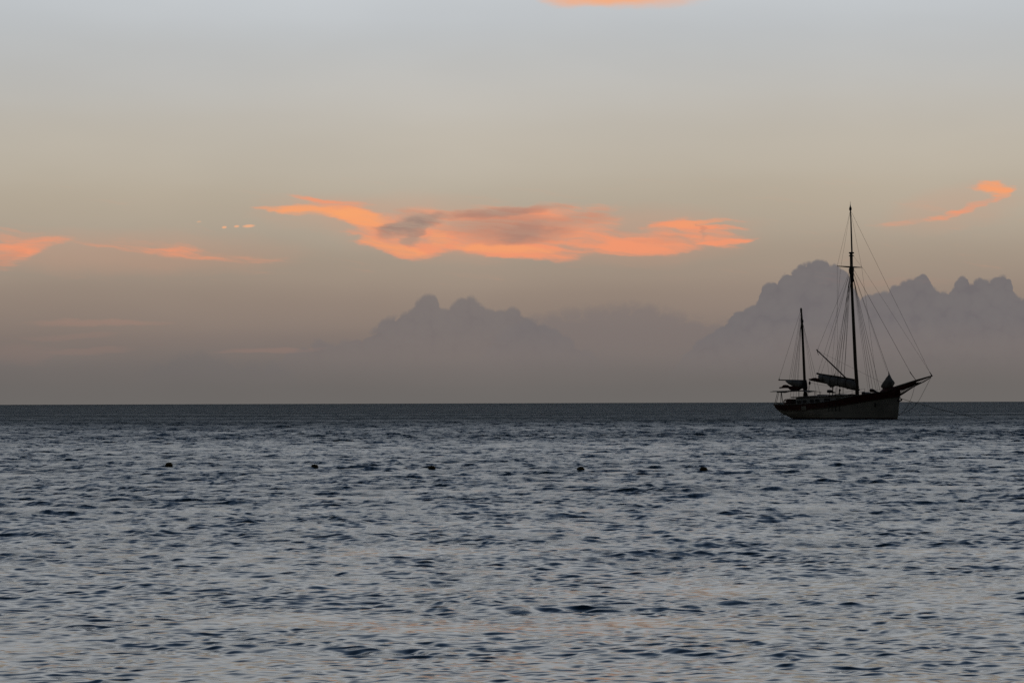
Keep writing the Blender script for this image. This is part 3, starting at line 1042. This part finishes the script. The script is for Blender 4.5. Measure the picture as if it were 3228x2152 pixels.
g.tube([at(2743.5, 1229.5, -.3), at(2748, 1230.5, -.3), at(2755, 1231.5, -.3), at(2764, 1235.5, -.3), at(2774, 1237.5, -.3)], [.16, .19, .15, .07, .07], 8)
g.tube([at(2757, 1233, -.3), at(2759, 1247, -.3)], .05, 5)
g.build('cathead_timber', 'wood', ship, True)
g = Geo()
sh0, sh1 = at(2832.5, 1250, -.12), at(2835.5, 1264, -.12)
g.tube([sh0, sh1], .05, 6)
g.tube([sh1 + Vector((-.1, -.35, .22)), sh1 + Vector((0, -.2, .03)), sh1, sh1 + Vector((0, .2, .03)), sh1 + Vector((-.1, .35, .22))], [.03, .06, .08, .06, .03], 6)
g.tube([sh0 + Vector((-.25, 0, .02)), sh0 + Vector((.25, 0, .02))], .03, 5)
g.build('anchor', 'iron', ship, True)
Geo().tube([at(2838, 1253.5, .05), at(2842, 1259, .05), at(2842.5, 1263, .05)], [.03, .08, .05], 6).build('mooring_shackle', 'iron', ship)
# lifelines between house and bow
for s in (-1, 1):
    for z_ in (.32, .6):
        pts = rail_line(s, z_, .16, .80, -.05, 24)
        Geo().tube(pts, .010, 4).build('lifeline', 'rope', ship)
    for i in range(9):
        t = .16 + .08 * i
        p = hull_point(t, sheer(t), s)
        Geo().tube([p, p + Vector((0, -.05 * s, .62))], .018, 5).build('stanchion', 'iron', ship)


# --- standing and running rigging: every rope its own part
def line(name, a, b, r=.014, sag=0.0, n=1, mat='rope', parent=ship):
    a, b = Vector(a), Vector(b)
    n = max(n, 8 if sag else 1)
    pts = []
    for i in range(n + 1):
        f = i / n
        p = a.lerp(b, f)
        p.z -= sag * 4 * f * (1 - f)
        pts.append(p)
    return Geo().tube(pts, r, 5).build(name, mat, parent)


SB, PB = -2.2, 2.15
for x, y in ((2620, 1270), (2632, 1268), (2643, 1266), (2657, 1263)):
    line('shroud', at(2679, 868, -.15), at(x, y, SB), .0175)
for x, y in ((2745, 1243), (2754, 1241), (2764, 1240), (2776, 1239)):
    line('shroud', at(2690, 872, .15), at(x, y, PB), .0165)
tipL = Vector((pc.x - .1, -half, pc.z + .03))
tipR = Vector((pc.x - .1, half, pc.z + .03))
mh = at(2680.8, 662, -.16)
for tip, ch, r in ((tipL, at(2640, 1267, SB), .010), (tipR, at(2768, 1240, PB), .010)):
    line('topmast_shroud', mh, tip, r)
    line('topmast_shroud', tip, ch, r)
line('topmast_backstay', mh, at(2650.5, 842, -1.2), .009)
line('topmast_backstay', at(2650.5, 842, -1.2), at(2612, 1270, SB), .009)
line('topping_lift', at(2676, 860, -.1), at(2578, 1100, -.3), .011)
line('peak_halyard', at(2675, 870, -.1), at(2578.5, 1176, 0), .011)
line('peak_halyard', at(2677, 864, -.05), at(2607, 1126, 0), .014)
line('gaff_bridle', at(2607, 1126, 0), at(2588, 1179, 0), .010)
line('gaff_bridle', at(2607, 1126, 0), at(2613, 1182, 0), .010)
for a, b in (((2680, 885), (2624, 1183)), ((2681, 890), (2637, 1186)), ((2681, 890), (2649, 1189)), ((2682, 880), (2661, 1192))):
    line('halyard', at(*a, .1), at(*b, .1), .012)
for x in (2634, 2650, 2656):
    line('halyard_fall', at(x, 1222, -.3), at(x + 1, 1246, -.3), .014)
line('derrick_guy', at(2575, 1104, -.3), at(2788, 1209, -.2), .009)
line('forestay', at(2692, 862, 0), at(2802, 1175, 0), .016)
line('forestay', at(2693, 852, 0), at(2869.5, 1173, 0), .016)
Geo().tube([at(2868.5, 1171.5), at(2871, 1176), at(2888, 1199)], [.05, .045, .03], 6).build('stay_turnbuckle', 'iron', ship)
line('topmast_stay', mh, at(2930.5, 1172, 0), .012)
line('topmast_stay', at(2685, 800, -.1), at(2720, 846, 1.3), .008)
line('topmast_stay', at(2719, 843, .6), at(2932, 1174, 0), .009)
line('halyard', at(2688, 886, .1), at(2706, 1225, .3), .010)
line('halyard', at(2689, 880, .1), at(2738, 1238, .6), .010)
line('jib_halyard', at(2692, 866, 0), at(2797, 1172, 0), .009)
# mizzen
for x in (2487, 2498, 2508):
    line('mizzen_shroud', at(2526.5, 1012, -.1), at(x, 1277, -1.75), .014)
for x in (2578, 2590):
    line('mizzen_shroud', at(2530, 1014, .1), at(x, 1262, 1.85), .012)
line('mizzen_lift', at(2523, 982, 0), at(2456.5, 1192, 0), .012)
line('mizzen_lift', at(2523.5, 990, 0), at(2488, 1197, 0), .012)
line('mizzen_lift', at(2524.5, 1000, 0), at(2494, 1191, 0), .012)
line('mizzen_halyard', at(2525.5, 1005, 0), at(2503, 1198, 0), .010)
line('mizzen_halyard', at(2526.5, 1010, 0), at(2516.5, 1198, 0), .010)
line('triatic_stay', at(2530, 1020, 0), at(2558, 1196, 0), .008)
# main sheet: blocks and falls from the boom end to the deck
Geo().tube([at(2552.6, 1200.5), at(2552.4, 1205), at(2552.2, 1210), at(2551.8, 1212)], [.03, .11, .11, .03], 8).build('sheet_block', 'wood', ship, True)
line('main_sheet', at(2552.6, 1196), at(2552.6, 1202), .02)
line('main_sheet', at(2551, 1211), at(2544, 1246, .1), .018)
line('main_sheet', at(2553.5, 1211), at(2547, 1246, -.1), .018)
line('boom_guy', at(2554, 1205), at(2611, 1216), .010, .05)
# slack stays under the bowsprit, curving back to the stem at the waterline


def curve_line(name, pts, r, side=0.0, parent=ship, n=24):
    P3 = [at(x, y, s) for x, y, s in pts]
    out = []
    m = len(P3)
    for i in range(n + 1):
        u = i / n * (m - 1)
        k = min(int(u), m - 2)
        f = u - k
        p0, p1, p2, p3 = P3[max(k - 1, 0)], P3[k], P3[k + 1], P3[min(k + 2, m - 1)]
        out.append(.5 * ((2 * p1) + (p2 - p0) * f + (2 * p0 - 5 * p1 + 4 * p2 - p3) * f * f + (3 * p1 - p0 - 3 * p2 + p3) * f ** 3))
    return Geo().tube(out, r, 5).build(name, 'rope', parent)


curve_line('bobstay', [(2883, 1218, 0), (2877, 1242, 0), (2869, 1263, 0), (2856, 1287, 0), (2840, 1303, 0), (2825, 1309, 0)], .017)
curve_line('bobstay', [(2934, 1190, 0), (2915, 1228, 0), (2893, 1267, 0), (2870, 1290, 0), (2848, 1302, 0), (2825, 1312, 0)], .017)

# ------------------------------------------------------------------ mooring line from the bow into the sea
pts = []
for px, py in ((2831, 1253), (2870, 1264.5), (2908, 1275.5), (2946, 1285.5), (2984, 1295), (3018, 1303), (3055, 1311), (3084, 1316.5), (3110, 1320), (3135, 1322.5)):
    f = (px - 2831) / 304.0
    d = ray(px, py)
    stem_w = Matrix.Rotation(-HEAD, 3, 'Z') @ at(2831, 1253, 0) + BOAT
    dist = stem_w.y + (BOAT.y + 2.0 - stem_w.y) * f
    w = CAMPOS + d * (dist / d.y)
    pts.append(w)
pts[-1].z = min(pts[-1].z, -.35)
o = pts[0].copy()
rope = Geo().tube([p - o for p in pts], .022, 6).build('mooring_line', 'rope')
rope.location = o
thing(rope, 'dark mooring line slanting from the boat bow down into the sea', 'rope')

# ------------------------------------------------------------------ lifebuoy hung on the stern rail
c = at(2475, 1266.5, -.75)
g = Geo()
ring = []
for k in range(21):
    an = math.radians(-140) + 2 * math.pi * k / 20
    ring.append(Vector((.17 * math.cos(an), .02 * math.sin(2 * an), .20 * math.sin(an))))
g.tube(ring, .055, 8)
lb = g.build('lifebuoy', 'ring', None, True)
lb.location = Matrix.Rotation(-HEAD, 3, 'Z') @ c + BOAT
lb.rotation_euler = (0, 0, -HEAD)
thing(lb, 'dark lifebuoy ring hung at the stern of the boat', 'lifebuoy')
for k in range(4):
    an = math.radians(45 + 90 * k)
    cc = Vector((.17 * math.cos(an), 0, .20 * math.sin(an)))
    t = Vector((-math.sin(an), 0, math.cos(an)))
    Geo().tube([cc - t * .03, cc + t * .03], .060, 8).build('band', 'hull', lb)

# ------------------------------------------------------------------ floats of the swimming line
names = ['leftmost dark float, alone at the far left of the float line',
         'second dark float from the left on the float line',
         'middle one of the five dark floats on the float line',
         'fourth dark float from the left on the float line',
         'rightmost dark float, the one nearest below the boat']
spots = [(518, 1476), (982, 1481), (1360, 1483), (1831, 1487), (2217, 1488)]
prof = [(-.105, .018), (-.10, .03), (-.085, .036), (-.078, .060), (-.05, .074), (0, .079), (.05, .074), (.078, .060), (.085, .036), (.10, .03), (.105, .018)]
g = Geo()
g.loft([[(x, r * math.cos(2 * math.pi * k / 16), r * math.sin(2 * math.pi * k / 16)) for k in range(16)] for x, r in prof])
first = g.build('float_buoy', 'float', None, True)
gb = Geo()
gb.loft([[(x, r * math.cos(2 * math.pi * k / 16), r * math.sin(2 * math.pi * k / 16)) for k in range(16)] for x, r in ((-.012, .078), (-.010, .084), (.010, .084), (.012, .078))])
seam = gb.build('seam_band', 'float', first, True)
float_pos = []
for i, (px, py) in enumerate(spots):
    d = ray(px, py)
    w = CAMPOS + d * (-EYE / d.z)
    w.y = max((w.y + j * .15 for j in range(-8, 9)), key=lambda y_: water_height(w.x, y_))   # floats ride the crests
    w.z = water_height(w.x, w.y) - .002 - .006 * (i % 3)
    if i == 0:
        o, s_ = first, seam
    else:
        o = first.copy()
        COL.objects.link(o)
        s_ = seam.copy()
        COL.objects.link(s_)
        s_.parent = o
    o.location = w
    o.rotation_euler = (random.uniform(-1, 1), random.uniform(-.12, .12), random.uniform(-.25, .25))
    thing(o, names[i], 'buoy', 'floats of the swimming line')
    float_pos.append(w)
# the rope that joins them, awash between the floats
ends = [float_pos[0] + (float_pos[0] - float_pos[1]) * .9] + float_pos + [float_pos[-1] + (float_pos[-1] - float_pos[-2]) * 1.1]
pts = []
for a, b in zip(ends[:-1], ends[1:]):
    for i in range(22):
        f = i / 22
        p = a.lerp(b, f)
        p.x += .05 * math.sin(f * 9 + a.x)
        p.y += .25 * math.sin(math.pi * f)
        z = water_height(p.x, p.y) - .005
        p.z = z - .09 * max(0, math.sin(math.pi * f)) ** .35 * (1 if i not in (0,) else 0) + .02 * math.sin(f * 23 + a.y)
        pts.append(p)
o = pts[0].copy()
fl = Geo().tube([p - o for p in pts], .011, 5).build('float_rope', 'rope')
fl.location = o
thing(fl, 'thin dark rope lying awash between the five small floats', 'rope')
